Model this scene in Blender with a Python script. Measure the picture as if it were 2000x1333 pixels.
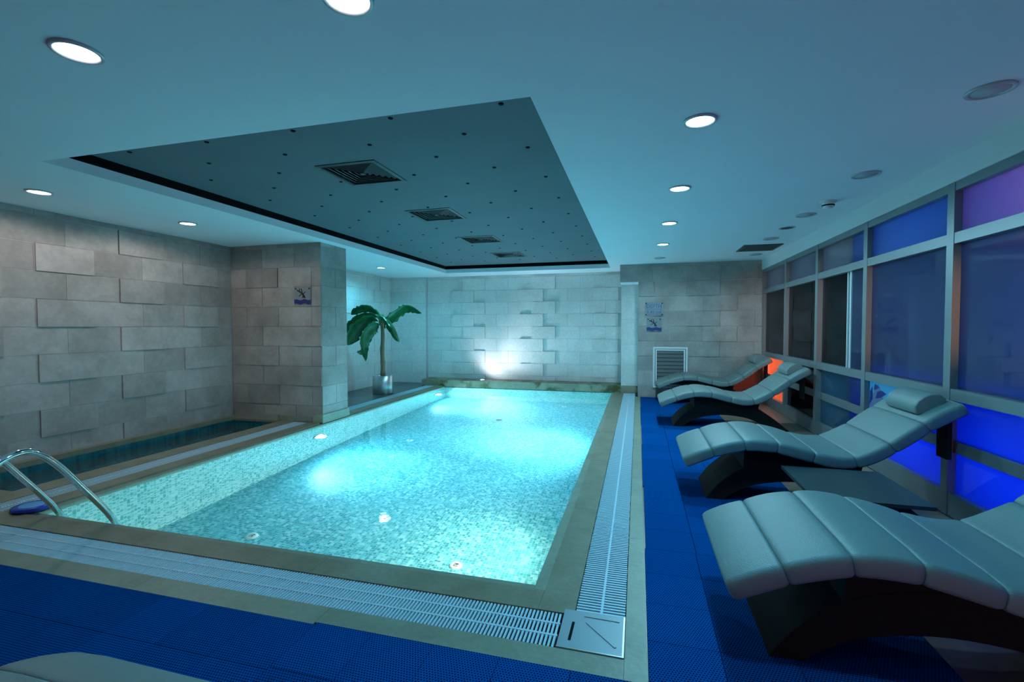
import bpy, bmesh, math, random
from mathutils import Vector, Matrix

for o in list(bpy.data.objects):
    bpy.data.objects.remove(o, do_unlink=True)
SC = bpy.context.scene
COL = SC.collection
random.seed(7)

# ------------------------------------------------------------------ camera
YAW, PITCH, ROLL, FPX = 0.2624, 0.0305, -0.0014, 915.65
cam_d = bpy.data.cameras.new('camera')
cam = bpy.data.objects.new('camera', cam_d)
COL.objects.link(cam)
cy, sy, cp, sp, cr, sr = math.cos(YAW), math.sin(YAW), math.cos(PITCH), math.sin(PITCH), math.cos(ROLL), math.sin(ROLL)
fwd0, right0, up0 = Vector((-sy, cy, 0)), Vector((cy, sy, 0)), Vector((0, 0, 1))
fwd = fwd0 * cp - up0 * sp
up1 = up0 * cp + fwd0 * sp
rgt = right0 * cr + up1 * sr
up2 = up1 * cr - right0 * sr
m = Matrix((rgt, up2, -fwd)).transposed().to_4x4()
m.translation = (0, 0, 1.4)
cam.matrix_world = m
cam_d.sensor_width = 36
cam_d.lens = FPX / 2000 * 36
cam_d.clip_start = 0.02
SC.camera = cam

# ------------------------------------------------------------------ world, exposure
w = bpy.data.worlds.new('night')
SC.world = w
w.use_nodes = True
w.node_tree.nodes['Background'].inputs[0].default_value = (0.02, 0.04, 0.08, 1)
w.node_tree.nodes['Background'].inputs[1].default_value = 0.05
vs = SC.view_settings
vs.view_transform = 'Standard'
vs.look = 'None'
vs.exposure = 0.0
vs.gamma = 1
vs.use_curve_mapping = False
SC.cycles.max_bounces = 8
SC.cycles.diffuse_bounces = 4
SC.cycles.use_adaptive_sampling = True
SC.cycles.adaptive_threshold = 0.03
SC.cycles.transmission_bounces = 8
SC.cycles.sample_clamp_indirect = 6
SC.cycles.blur_glossy = 0.5
SC.cycles.use_denoising = True

P_DOWN = 75.0       # ceiling downlights, watt
P_POOL = 170.0      # underwater lamps
C_POOL = (0.25, 0.76, 1.0)
C_FARP = (0.38, 0.80, 1.0)
C_CYAN = (0.13, 0.70, 1.0)
C_PALE = (0.44, 0.82, 1.0)
C_WHITE = (1.0, 0.92, 0.88)
C_FRONT = (0.45, 0.80, 1.0)


def lamp(kind, loc, energy, color, parent=None, aim=None, size=None, blend=0.6, radius=0.05, sx=0.1, sy_=0.1):
    d = bpy.data.lights.new('lamp_light', kind)
    d.energy = energy
    d.color = color
    if kind == 'SPOT':
        d.spot_size = size
        d.spot_blend = blend
        d.shadow_soft_size = radius
    elif kind == 'POINT':
        d.shadow_soft_size = radius
    elif kind == 'AREA':
        d.shape = 'RECTANGLE'
        d.size = sx
        d.size_y = sy_
    o = bpy.data.objects.new('lamp_light', d)
    COL.objects.link(o)
    o.location = loc
    if aim is not None:
        o.rotation_euler = Vector(aim).to_track_quat('-Z', 'Y').to_euler()
    if parent is not None:
        o.parent = parent
    return o


# ------------------------------------------------------------------ materials
def mat(name):
    m_ = bpy.data.materials.new(name)
    m_.use_nodes = True
    nt = m_.node_tree
    b = nt.nodes['Principled BSDF']
    return m_, nt, b


def N(nt, t, **kw):
    n = nt.nodes.new(t)
    for k, v in kw.items():
        setattr(n, k, v)
    return n


def plain(name, col, rough=0.5, metal=0.0, spec=0.5, noise=0.0, nscale=8.0, bump=0.0, bscale=60.0):
    m_, nt, b = mat(name)
    b.inputs['Base Color'].default_value = (*col, 1)
    b.inputs['Roughness'].default_value = rough
    b.inputs['Metallic'].default_value = metal
    b.inputs['Specular IOR Level'].default_value = spec
    if noise or bump:
        tc = N(nt, 'ShaderNodeNewGeometry')
    if noise:
        nz = N(nt, 'ShaderNodeTexNoise')
        nz.inputs['Scale'].default_value = nscale
        nz.inputs['Detail'].default_value = 5
        nt.links.new(tc.outputs['Position'], nz.inputs['Vector'])
        mx = N(nt, 'ShaderNodeMix', data_type='RGBA')
        mx.inputs['A'].default_value = (*[c * (1 - noise) for c in col], 1)
        mx.inputs['B'].default_value = (*[min(1, c * (1 + noise)) for c in col], 1)
        nt.links.new(nz.outputs['Fac'], mx.inputs['Factor'])
        nt.links.new(mx.outputs['Result'], b.inputs['Base Color'])
    if bump:
        n2 = N(nt, 'ShaderNodeTexNoise')
        n2.inputs['Scale'].default_value = bscale
        nt.links.new(tc.outputs['Position'], n2.inputs['Vector'])
        bp = N(nt, 'ShaderNodeBump')
        bp.inputs['Strength'].default_value = bump
        bp.inputs['Distance'].default_value = 0.01
        nt.links.new(n2.outputs['Fac'], bp.inputs['Height'])
        nt.links.new(bp.outputs['Normal'], b.inputs['Normal'])
    return m_


def emit(name, col, strength):
    m_, nt, b = mat(name)
    b.inputs['Base Color'].default_value = (0.8, 0.8, 0.8, 1)
    b.inputs['Emission Color'].default_value = (*col, 1)
    b.inputs['Emission Strength'].default_value = strength
    return m_


def stone(name, c1, c2, rough=0.55, scale=3.0, var=0.25, dirt=None):
    """limestone: cloudy mottling plus a per-piece random shade"""
    m_, nt, b = mat(name)
    g = N(nt, 'ShaderNodeNewGeometry')
    oi = N(nt, 'ShaderNodeObjectInfo')
    n1 = N(nt, 'ShaderNodeTexNoise')
    n1.inputs['Scale'].default_value = scale
    n1.inputs['Detail'].default_value = 8
    n1.inputs['Roughness'].default_value = 0.62
    nt.links.new(g.outputs['Position'], n1.inputs['Vector'])
    n2 = N(nt, 'ShaderNodeTexNoise')
    n2.inputs['Scale'].default_value = scale * 9
    n2.inputs['Detail'].default_value = 4
    nt.links.new(g.outputs['Position'], n2.inputs['Vector'])
    mx = N(nt, 'ShaderNodeMix', data_type='RGBA')
    mx.inputs['A'].default_value = (*c1, 1)
    mx.inputs['B'].default_value = (*c2, 1)
    rp = N(nt, 'ShaderNodeMapRange')
    rp.inputs['From Min'].default_value = 0.3
    rp.inputs['From Max'].default_value = 0.7
    nt.links.new(n1.outputs['Fac'], rp.inputs['Value'])
    nt.links.new(rp.outputs['Result'], mx.inputs['Factor'])
    ml = N(nt, 'ShaderNodeMath', operation='MULTIPLY_ADD')
    ml.inputs[1].default_value = var
    ml.inputs[2].default_value = 1 - var * 0.5
    nt.links.new(oi.outputs['Random'], ml.inputs[0])
    m3 = N(nt, 'ShaderNodeMath', operation='MULTIPLY_ADD')
    m3.inputs[1].default_value = 0.35
    m3.inputs[2].default_value = 0.82
    nt.links.new(n2.outputs['Fac'], m3.inputs[0])
    m4 = N(nt, 'ShaderNodeMath', operation='MULTIPLY')
    nt.links.new(ml.outputs[0], m4.inputs[0])
    nt.links.new(m3.outputs[0], m4.inputs[1])
    vm = N(nt, 'ShaderNodeVectorMath', operation='SCALE')
    nt.links.new(mx.outputs['Result'], vm.inputs[0])
    nt.links.new(m4.outputs[0], vm.inputs['Scale'])
    out = vm.outputs[0]
    if dirt:
        nd = N(nt, 'ShaderNodeTexNoise')
        nd.inputs['Scale'].default_value = 5
        nd.inputs['Detail'].default_value = 6
        nt.links.new(g.outputs['Position'], nd.inputs['Vector'])
        rd = N(nt, 'ShaderNodeMapRange')
        rd.inputs['From Min'].default_value = 0.48
        rd.inputs['From Max'].default_value = 0.62
        nt.links.new(nd.outputs['Fac'], rd.inputs['Value'])
        md = N(nt, 'ShaderNodeMix', data_type='RGBA')
        md.inputs['B'].default_value = (*dirt, 1)
        nt.links.new(out, md.inputs['A'])
        nt.links.new(rd.outputs['Result'], md.inputs['Factor'])
        out = md.outputs['Result']
    nt.links.new(out, b.inputs['Base Color'])
    b.inputs['Roughness'].default_value = rough
    bp = N(nt, 'ShaderNodeBump')
    bp.inputs['Strength'].default_value = 0.15
    bp.inputs['Distance'].default_value = 0.01
    nt.links.new(n2.outputs['Fac'], bp.inputs['Height'])
    nt.links.new(bp.outputs['Normal'], b.inputs['Normal'])
    return m_


def mosaic(name, axes, size, tones, grout, rough=0.25):
    """small glass mosaic: tile index -> random tone, light grout lines"""
    m_, nt, b = mat(name)
    g = N(nt, 'ShaderNodeNewGeometry')
    sx = N(nt, 'ShaderNodeSeparateXYZ')
    nt.links.new(g.outputs['Position'], sx.inputs[0])
    cb = N(nt, 'ShaderNodeCombineXYZ')
    nt.links.new(sx.outputs[axes[0]], cb.inputs[0])
    nt.links.new(sx.outputs[axes[1]], cb.inputs[1])
    sc = N(nt, 'ShaderNodeVectorMath', operation='SCALE')
    sc.inputs['Scale'].default_value = 1 / size
    nt.links.new(cb.outputs[0], sc.inputs[0])
    fl = N(nt, 'ShaderNodeVectorMath', operation='FLOOR')
    nt.links.new(sc.outputs[0], fl.inputs[0])
    wn = N(nt, 'ShaderNodeTexWhiteNoise', noise_dimensions='2D')
    nt.links.new(fl.outputs[0], wn.inputs['Vector'])
    cl = N(nt, 'ShaderNodeTexNoise')
    cl.inputs['Scale'].default_value = 1.7
    nt.links.new(g.outputs['Position'], cl.inputs['Vector'])
    ad = N(nt, 'ShaderNodeMath', operation='MULTIPLY_ADD')
    ad.inputs[1].default_value = 0.5
    nt.links.new(cl.outputs['Fac'], ad.inputs[0])
    nt.links.new(wn.outputs['Value'], ad.inputs[2])
    sb = N(nt, 'ShaderNodeMath', operation='SUBTRACT')
    sb.inputs[1].default_value = 0.25
    nt.links.new(ad.outputs[0], sb.inputs[0])
    ramp = N(nt, 'ShaderNodeValToRGB')
    els = ramp.color_ramp.elements
    els[0].position, els[0].color = 0.05, (*tones[0], 1)
    els[1].position, els[1].color = 0.95, (*tones[-1], 1)
    for i, t in enumerate(tones[1:-1]):
        e = els.new(0.05 + 0.9 * (i + 1) / (len(tones) - 1))
        e.color = (*t, 1)
    nt.links.new(sb.outputs[0], ramp.inputs[0])
    fr = N(nt, 'ShaderNodeVectorMath', operation='FRACTION')
    nt.links.new(sc.outputs[0], fr.inputs[0])
    s2 = N(nt, 'ShaderNodeSeparateXYZ')
    nt.links.new(fr.outputs[0], s2.inputs[0])
    ds = []
    for k in (0, 1):
        a = N(nt, 'ShaderNodeMath', operation='SUBTRACT')
        a.inputs[1].default_value = 0.5
        nt.links.new(s2.outputs[k], a.inputs[0])
        a2 = N(nt, 'ShaderNodeMath', operation='ABSOLUTE')
        nt.links.new(a.outputs[0], a2.inputs[0])
        ds.append(a2)
    mxm = N(nt, 'ShaderNodeMath', operation='MAXIMUM')
    nt.links.new(ds[0].outputs[0], mxm.inputs[0])
    nt.links.new(ds[1].outputs[0], mxm.inputs[1])
    gt = N(nt, 'ShaderNodeMath', operation='GREATER_THAN')
    gt.inputs[1].default_value = 0.45
    nt.links.new(mxm.outputs[0], gt.inputs[0])
    mx = N(nt, 'ShaderNodeMix', data_type='RGBA')
    mx.inputs['B'].default_value = (*grout, 1)
    nt.links.new(gt.outputs[0], mx.inputs['Factor'])
    nt.links.new(ramp.outputs[0], mx.inputs['A'])
    nt.links.new(mx.outputs['Result'], b.inputs['Base Color'])
    b.inputs['Roughness'].default_value = rough
    return m_


def water_mat(name, tint, wave=0.02, scale=7.0):
    m_, nt, b = mat(name)
    nt.nodes.remove(b)
    gl = N(nt, 'ShaderNodeBsdfGlass')
    gl.inputs['Color'].default_value = (*tint, 1)
    gl.inputs['IOR'].default_value = 1.33
    gl.inputs['Roughness'].default_value = 0.0
    g = N(nt, 'ShaderNodeNewGeometry')
    nz = N(nt, 'ShaderNodeTexNoise')
    nz.inputs['Scale'].default_value = scale
    nz.inputs['Detail'].default_value = 3
    nt.links.new(g.outputs['Position'], nz.inputs['Vector'])
    bp = N(nt, 'ShaderNodeBump')
    bp.inputs['Strength'].default_value = 1.0
    bp.inputs['Distance'].default_value = wave
    nt.links.new(nz.outputs['Fac'], bp.inputs['Height'])
    nt.links.new(bp.outputs['Normal'], gl.inputs['Normal'])
    nt.links.new(gl.outputs[0], nt.nodes['Material Output'].inputs['Surface'])
    return m_


def pane_mat(name, col, rough=0.02, clear=False, ior=1.5):
    """window pane: mirror-like front over frosted (translucent) or clear glass"""
    m_, nt, b = mat(name)
    nt.nodes.remove(b)
    fz = N(nt, 'ShaderNodeFresnel')
    fz.inputs['IOR'].default_value = ior
    gl = N(nt, 'ShaderNodeBsdfGlossy')
    gl.inputs['Roughness'].default_value = rough
    gl.inputs['Color'].default_value = (0.55, 0.62, 0.7, 1)
    tr = N(nt, 'ShaderNodeBsdfTransparent' if clear else 'ShaderNodeBsdfTranslucent')
    tr.inputs['Color'].default_value = (*col, 1)
    mx = N(nt, 'ShaderNodeMixShader')
    nt.links.new(fz.outputs[0], mx.inputs[0])
    nt.links.new(tr.outputs[0], mx.inputs[1])
    nt.links.new(gl.outputs[0], mx.inputs[2])
    nt.links.new(mx.outputs[0], nt.nodes['Material Output'].inputs['Surface'])
    return m_


def mat_lattice(name):
    """blue perforated plastic matting: fine lattice relief"""
    m_, nt, b = mat(name)
    g = N(nt, 'ShaderNodeNewGeometry')
    mp = N(nt, 'ShaderNodeVectorMath', operation='SCALE')
    mp.inputs['Scale'].default_value = 1 / 0.0125
    nt.links.new(g.outputs['Position'], mp.inputs[0])
    s1 = N(nt, 'ShaderNodeSeparateXYZ')
    nt.links.new(mp.outputs[0], s1.inputs[0])
    # stagger every other row
    fy = N(nt, 'ShaderNodeMath', operation='FLOOR')
    nt.links.new(s1.outputs[1], fy.inputs[0])
    my = N(nt, 'ShaderNodeMath', operation='MULTIPLY_ADD')
    my.inputs[1].default_value = 0.5
    nt.links.new(fy.outputs[0], my.inputs[0])
    nt.links.new(s1.outputs[0], my.inputs[2])
    ds = []
    for src in (my.outputs[0], s1.outputs[1]):
        f = N(nt, 'ShaderNodeMath', operation='FRACT')
        nt.links.new(src, f.inputs[0])
        a = N(nt, 'ShaderNodeMath', operation='SUBTRACT')
        a.inputs[1].default_value = 0.5
        nt.links.new(f.outputs[0], a.inputs[0])
        a2 = N(nt, 'ShaderNodeMath', operation='ABSOLUTE')
        nt.links.new(a.outputs[0], a2.inputs[0])
        ds.append(a2)
    mxm = N(nt, 'ShaderNodeMath', operation='MAXIMUM')
    nt.links.new(ds[0].outputs[0], mxm.inputs[0])
    nt.links.new(ds[1].outputs[0], mxm.inputs[1])
    gt = N(nt, 'ShaderNodeMath', operation='LESS_THAN')
    gt.inputs[1].default_value = 0.30
    nt.links.new(mxm.outputs[0], gt.inputs[0])
    oi = N(nt, 'ShaderNodeObjectInfo')
    v = N(nt, 'ShaderNodeMath', operation='MULTIPLY_ADD')
    v.inputs[1].default_value = 0.16
    v.inputs[2].default_value = 0.92
    nt.links.new(oi.outputs['Random'], v.inputs[0])
    mx = N(nt, 'ShaderNodeMix', data_type='RGBA')
    mx.inputs['A'].default_value = (0.002, 0.10, 0.38, 1)
    mx.inputs['B'].default_value = (0.001, 0.018, 0.09, 1)
    nt.links.new(gt.outputs[0], mx.inputs['Factor'])
    vm = N(nt, 'ShaderNodeVectorMath', operation='SCALE')
    nt.links.new(mx.outputs['Result'], vm.inputs[0])
    nt.links.new(v.outputs[0], vm.inputs['Scale'])
    nt.links.new(vm.outputs[0], b.inputs['Base Color'])
    b.inputs['Roughness'].default_value = 0.5
    b.inputs['Specular IOR Level'].default_value = 0.0
    return m_


M = {}
M['paint'] = plain('ceiling_paint', (0.80, 0.84, 0.87), 0.85, spec=0.1, noise=0.03, nscale=2)
M['slate'] = plain('slate_panel', (0.13, 0.16, 0.18), 0.7, spec=0.2, noise=0.12, nscale=1.5)
M['black'] = plain('matt_black', (0.004, 0.004, 0.005), 0.8, spec=0.1)
M['hole'] = plain('dark_hole', (0.01, 0.012, 0.015), 0.9, spec=0.1)
M['grout'] = plain('pale_grout', (0.52, 0.52, 0.53), 0.9, noise=0.2, nscale=20)
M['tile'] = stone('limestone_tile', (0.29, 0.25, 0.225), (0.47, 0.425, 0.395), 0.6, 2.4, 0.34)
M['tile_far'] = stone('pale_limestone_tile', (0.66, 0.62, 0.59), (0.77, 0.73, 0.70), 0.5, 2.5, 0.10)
M['ledge'] = stone('stained_ledge_stone', (0.24, 0.20, 0.13), (0.34, 0.29, 0.20), 0.5, 4, 0.1, dirt=(0.09, 0.07, 0.02))
M['coping'] = stone('coping_stone', (0.22, 0.20, 0.13), (0.31, 0.29, 0.20), 0.38, 4, 0.10)
M['border'] = stone('border_stone', (0.24, 0.27, 0.20), (0.33, 0.36, 0.27), 0.45, 4, 0.10)
M['floor'] = stone('brown_floor_tile', (0.20, 0.16, 0.12), (0.28, 0.23, 0.18), 0.35, 3, 0.1)
M['niche_floor'] = stone('dark_wet_floor', (0.06, 0.075, 0.08), (0.10, 0.12, 0.12), 0.25, 3, 0.2)
T = [(0.05, 0.30, 0.36), (0.08, 0.40, 0.47), (0.12, 0.48, 0.55), (0.18, 0.55, 0.61), (0.34, 0.68, 0.71)]  # floor copy of the mosaic, toned darker so the walls look lit
G = (0.36, 0.68, 0.72)
TW_LIT = [(0.10, 0.42, 0.42), (0.24, 0.60, 0.58), (0.40, 0.72, 0.68), (0.56, 0.80, 0.75), (0.68, 0.86, 0.80)]  # same mosaic toned lighter: lamplight on the pool walls painted in
GW_LIT = (0.70, 0.86, 0.80)
M['mos_xy'] = mosaic('pool_mosaic_floor', (0, 1), 0.03, T, G)
M['mos_yz'] = mosaic('pool_mosaic_side_lit', (1, 2), 0.03, TW_LIT, GW_LIT)
M['mos_xz'] = mosaic('pool_mosaic_end_lit', (0, 2), 0.03, TW_LIT, GW_LIT)
T2 = [(0.02, 0.20, 0.26), (0.03, 0.30, 0.36), (0.06, 0.38, 0.42)]
M['small_xy'] = mosaic('small_pool_mosaic', (0, 1), 0.03, T2, (0.1, 0.2, 0.2))
M['water'] = water_mat('pool_water', (0.90, 0.99, 1.0), 0.0007, 9)
M['water2'] = water_mat('small_pool_water', (0.6, 0.85, 0.9), 0.003, 8)
M['grate'] = plain('white_plastic_grate', (0.56, 0.76, 0.86), 0.45)
M['channel'] = plain('drain_channel', (0.03, 0.028, 0.025), 0.8)
M['steel'] = plain('brushed_steel', (0.62, 0.62, 0.62), 0.28, 1.0)
M['chrome'] = plain('polished_chrome', (0.78, 0.76, 0.74), 0.08, 1.0)
M['plate'] = plain('cover_plate', (0.30, 0.38, 0.42), 0.45, 0.3)
M['mat'] = mat_lattice('blue_lattice_mat')
M['leather'] = plain('taupe_leather', (0.175, 0.235, 0.23), 0.42, spec=0.45, noise=0.05, nscale=3, bump=0.25, bscale=260)
M['arch'] = plain('black_lacquer', (0.014, 0.016, 0.016), 0.6, spec=0.06, noise=0.3, nscale=30)
M['table'] = plain('slate_table', (0.04, 0.06, 0.065), 0.35, noise=0.2, nscale=20)
M['alu'] = plain('grey_aluminium', (0.22, 0.25, 0.26), 0.38, 0.35)
M['frost'] = pane_mat('frosted_pane', (0.5, 0.55, 0.7))
M['clear'] = pane_mat('clear_pane', (0.7, 0.76, 0.76), clear=True)
M['boxwall'] = plain('light_box_lining', (0.25, 0.25, 0.28), 0.8)
M['white'] = plain('white_plastic', (0.75, 0.75, 0.73), 0.4)
M['ringm'] = plain('downlight_trim', (0.55, 0.57, 0.58), 0.35, 0.3)
M['unlit'] = plain('unlit_lens', (0.50, 0.52, 0.52), 0.6)
M['lens_cyan'] = emit('lens_cyan', (0.62, 0.95, 1.0), 14)
M['lens_white'] = emit('lens_white', (0.93, 0.95, 1.0), 14)
M['pool_lens'] = emit('pool_lamp_lens', (0.75, 0.95, 1.0), 12)
M['pool_lens_warm'] = emit('pool_lamp_lens_warm', (1.0, 0.85, 0.7), 8)
M['uplens'] = emit('uplight_lens', (1, 0.97, 0.95), 25)
M['diff'] = plain('diffuser_metal', (0.05, 0.065, 0.07), 0.45, 0.3)
M['diff_blade'] = plain('diffuser_blade', (0.035, 0.045, 0.05), 0.4, 0.2)
M['leaf'] = plain('banana_leaf', (0.02, 0.17, 0.06), 0.3, noise=0.7, nscale=11)
M['trunk'] = plain('palm_trunk', (0.22, 0.16, 0.09), 0.8, noise=0.5, nscale=25, bump=0.6, bscale=40)
M['soil'] = plain('soil', (0.03, 0.025, 0.02), 0.9)
M['signglass'] = plain('sign_plate', (0.26, 0.29, 0.31), 0.2)
M['ink_blue'] = plain('navy_print', (0.008, 0.02, 0.16), 0.4)
M['ink_mid'] = plain('blue_print', (0.012, 0.045, 0.28), 0.4)
M['ink_black'] = plain('black_print', (0.01, 0.01, 0.012), 0.4)
M['bluering'] = plain('blue_plastic', (0.01, 0.04, 0.42), 0.25)
M['bluelid'] = plain('pale_blue_plastic', (0.12, 0.42, 0.85), 0.25)
M['louvre'] = plain('louvre_grey', (0.075, 0.08, 0.08), 0.5)
M['blind'] = plain('dark_blind', (0.018, 0.022, 0.022), 0.6)
M['darkwall'] = plain('dark_wall_paint', (0.05, 0.055, 0.06), 0.8)
M['soffit'] = plain('soffit_paint', (0.72, 0.74, 0.74), 0.8, spec=0.15)
M['poster_bg'] = emit('poster_sky', (0.02, 0.32, 0.75), 0.45)
M['poster_skin'] = emit('poster_mid', (0.06, 0.16, 0.42), 0.35)
for k_ in ('poster_bg', 'poster_skin'):
    M[k_].node_tree.nodes['Principled BSDF'].inputs['Base Color'].default_value = (0.02, 0.05, 0.1, 1)


# ------------------------------------------------------------------ mesh helpers
def link(name, me, material=None, parent=None):
    o = bpy.data.objects.new(name, me)
    COL.objects.link(o)
    if material is not None and not me.materials:
        me.materials.append(material)
    if parent is not None:
        o.parent = parent
    return o


BF = [(0, 3, 2, 1), (4, 5, 6, 7), (0, 1, 5, 4), (1, 2, 6, 5), (2, 3, 7, 6), (3, 0, 4, 7)]


def bverts(x0, x1, y0, y1, z0, z1):
    return [(x0, y0, z0), (x1, y0, z0), (x1, y1, z0), (x0, y1, z0), (x0, y0, z1), (x1, y0, z1), (x1, y1, z1), (x0, y1, z1)]


def boxes(name, lst, material, parent=None):
    v, f = [], []
    for b in lst:
        k = len(v)
        v += bverts(*b)
        f += [tuple(i + k for i in q) for q in BF]
    me = bpy.data.meshes.new(name)
    me.from_pydata(v, [], f)
    return link(name, me, material, parent)


def box(name, x0, x1, y0, y1, z0, z1, material, parent=None):
    return boxes(name, [(x0, x1, y0, y1, z0, z1)], material, parent)


UNIT = {}


def piece(name, x0, x1, y0, y1, z0, z1, material, parent, bev=0.0):
    """cheap piece: shared unit box scaled into place (bevelled unit shapes keep 12-50 triangles)"""
    key = material.name
    if key not in UNIT:
        me = bpy.data.meshes.new('piece_' + key)
        me.from_pydata(bverts(-.5, .5, -.5, .5, -.5, .5), [], BF)
        me.materials.append(material)
        UNIT[key] = me
    o = bpy.data.objects.new(name, UNIT[key])
    COL.objects.link(o)
    o.location = ((x0 + x1) / 2, (y0 + y1) / 2, (z0 + z1) / 2)
    o.scale = (x1 - x0, y1 - y0, z1 - z0)
    o.parent = parent
    return o


def raw(name, v, f, material, parent=None, smooth=False):
    me = bpy.data.meshes.new(name)
    me.from_pydata(v, [], f)
    if smooth:
        for p in me.polygons:
            p.use_smooth = True
    return link(name, me, material, parent)


def lathe(name, prof, material, parent=None, seg=24, smooth=True, loc=(0, 0, 0), axis='Z'):
    v, f = [], []
    n = len(prof)
    for i in range(seg):
        a = 2 * math.pi * i / seg
        for r, z in prof:
            if axis == 'Z':
                v.append((r * math.cos(a), r * math.sin(a), z))
            else:
                v.append((z, r * math.cos(a), r * math.sin(a)))
    for i in range(seg):
        j = (i + 1) % seg
        for k in range(n - 1):
            f.append((i * n + k, j * n + k, j * n + k + 1, i * n + k + 1))
    me = bpy.data.meshes.new(name)
    me.from_pydata(v, [], f)
    bm = bmesh.new()
    bm.from_mesh(me)
    bmesh.ops.remove_doubles(bm, verts=bm.verts, dist=1e-5)
    bmesh.ops.recalc_face_normals(bm, faces=bm.faces)
    bm.to_mesh(me)
    bm.free()
    if smooth:
        for p in me.polygons:
            p.use_smooth = True
    o = link(name, me, material, parent)
    o.location = loc
    return o


def tube(name, pts, radius, material, parent=None, seg=12):
    """sweep a circle along a polyline; radius may be a list"""
    P = [Vector(p) for p in pts]
    rs = radius if isinstance(radius, (list, tuple)) else [radius] * len(P)
    v, f = [], []
    up = Vector((0.13, 0.99, 0.05)).normalized()
    for i, p in enumerate(P):
        t = (P[min(i + 1, len(P) - 1)] - P[max(i - 1, 0)]).normalized()
        a = t.cross(up)
        if a.length < 1e-3:
            a = t.cross(Vector((1, 0, 0)))
        a.normalize()
        b = t.cross(a).normalized()
        for k in range(seg):
            q = 2 * math.pi * k / seg
            v.append(p + (a * math.cos(q) + b * math.sin(q)) * rs[i])
    for i in range(len(P) - 1):
        for k in range(seg):
            k2 = (k + 1) % seg
            f.append((i * seg + k, i * seg + k2, (i + 1) * seg + k2, (i + 1) * seg + k))
    f.append(tuple(range(seg - 1, -1, -1)))
    f.append(tuple((len(P) - 1) * seg + k for k in range(seg)))
    o = raw(name, v, f, material, parent, True)
    bm = bmesh.new()
    bm.from_mesh(o.data)
    bmesh.ops.recalc_face_normals(bm, faces=bm.faces)
    bm.to_mesh(o.data)
    bm.free()
    return o


def catmull(pts, n=8):
    out = []
    P = [Vector(p) for p in pts]
    for i in range(len(P) - 1):
        p0, p1, p2, p3 = P[max(i - 1, 0)], P[i], P[i + 1], P[min(i + 2, len(P) - 1)]
        for k in range(n):
            t = k / n
            out.append(0.5 * ((2 * p1) + (p2 - p0) * t + (2 * p0 - 5 * p1 + 4 * p2 - p3) * t * t + (-p0 + 3 * p1 - 3 * p2 + p3) * t ** 3))
    out.append(P[-1])
    return out


def thing(name, label, cat, loc=(0, 0, 0), group=None, rotz=0.0):
    o = bpy.data.objects.new(name, None)
    COL.objects.link(o)
    o.empty_display_size = 0.1
    o.location = loc
    o.rotation_euler = (0, 0, rotz)
    return tag(o, label, cat, group)


def tag(o, label, cat, group=None, kind=None):
    o['label'] = label
    o['category'] = cat
    if group:
        o['group'] = group
    if kind:
        o['kind'] = kind
    return o


def struct(o, label=None):
    o['kind'] = 'structure'
    if label:
        o['label'] = label
    return o


def copy_tree(o, parent=None):
    c = o.copy()
    COL.objects.link(c)
    c.parent = parent
    for ch in o.children:
        copy_tree(ch, c)
    return c


# ================================================================== SETTING
H = 2.63
XL, YF, YN = -6.05, 10.80, 10.70       # left wall, far wall, niche back wall
PX0, PX1, PY0, PY1 = -4.418, -0.531, 2.473, 10.30      # main pool
WL = -0.030
DEPTH = -1.47
XW = 2.22                                # window frame face
BACK = -3.2
ROWS = [0.0, 0.24, 0.53, 0.82, 1.115, 1.405, 1.70, 1.99, 2.28, 2.57, H]


# ---- floor
floor = struct(boxes('floor', [
    (0.044, 2.9, BACK, 9.63, -0.25, -0.012),
    (XL, 0.044, BACK, 1.88, -0.25, -0.012)], M['floor']), 'brown stone floor under the blue mats')
nf = struct(boxes('floor', [(XL, -4.90, 6.48, YN, -0.25, -0.004)], M['channel']), 'dark wet floor of the niche behind the pillar')
k = 0
for iy in range(7):
    for ix in range(2):
        y0 = 6.485 + iy * 0.602
        x0 = XL + ix * 0.575
        piece('floor_tile', x0 + .003, min(x0 + .572, -4.905), y0 + .003, y0 + .599, -0.01, 0.0, M['niche_floor'], nf)
for iy in range(22):
    y0 = -3.2 + iy * 0.6
    if y0 + .6 > 9.63:
        continue
    for x0, x1 in ((1.255, 1.74), (1.745, 2.225)):
        piece('floor_tile', x0, x1 - .004, y0, y0 + .596, -0.02, -0.008, M['floor'], floor)

# ---- ceiling with the long recess
RX0, RX1, RY0, RY1 = -4.273, -0.564, 2.485, 10.05
ceil = struct(boxes('ceiling', [
    (XL - .2, RX0, BACK, YF + .2, H, H + .085), (RX1, 3.0, BACK, YF + .2, H, H + .085),
    (RX0, RX1, BACK, RY0, H, H + .085), (RX0, RX1, RY1, YF + .2, H, H + .085)], M['paint']), 'white painted ceiling around the dark recess')
struct(boxes('trim_1', [
    (RX0 - .1, RX0, RY0 - .1, RY1 + .1, H + .085, H + .17), (RX1, RX1 + .1, RY0 - .1, RY1 + .1, H + .085, H + .17),
    (RX0, RX1, RY0 - .1, RY0, H + .085, H + .17), (RX0, RX1, RY1, RY1 + .1, H + .085, H + .17)], M['black']), 'black band round the ceiling recess')
DY = (3.80, 5.42, 7.13, 8.77)
DH = .262
seg_y = [RY0 - .1] + [q for yc in DY for q in (yc - DH, yc + DH)] + [RY1 + .1]
panel = struct(boxes('ceiling', [(RX0 - .1, -2.42 - DH, RY0 - .1, RY1 + .1, H + .162, H + .25), (-2.42 + DH, RX1 + .1, RY0 - .1, RY1 + .1, H + .162, H + .25)]
                     + [(-2.42 - DH, -2.42 + DH, seg_y[2 * q], seg_y[2 * q + 1], H + .162, H + .25) for q in range(5)], M['slate']), 'dark slate coloured panel inside the ceiling recess')
ZP = H + .162
dot_me = None
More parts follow.
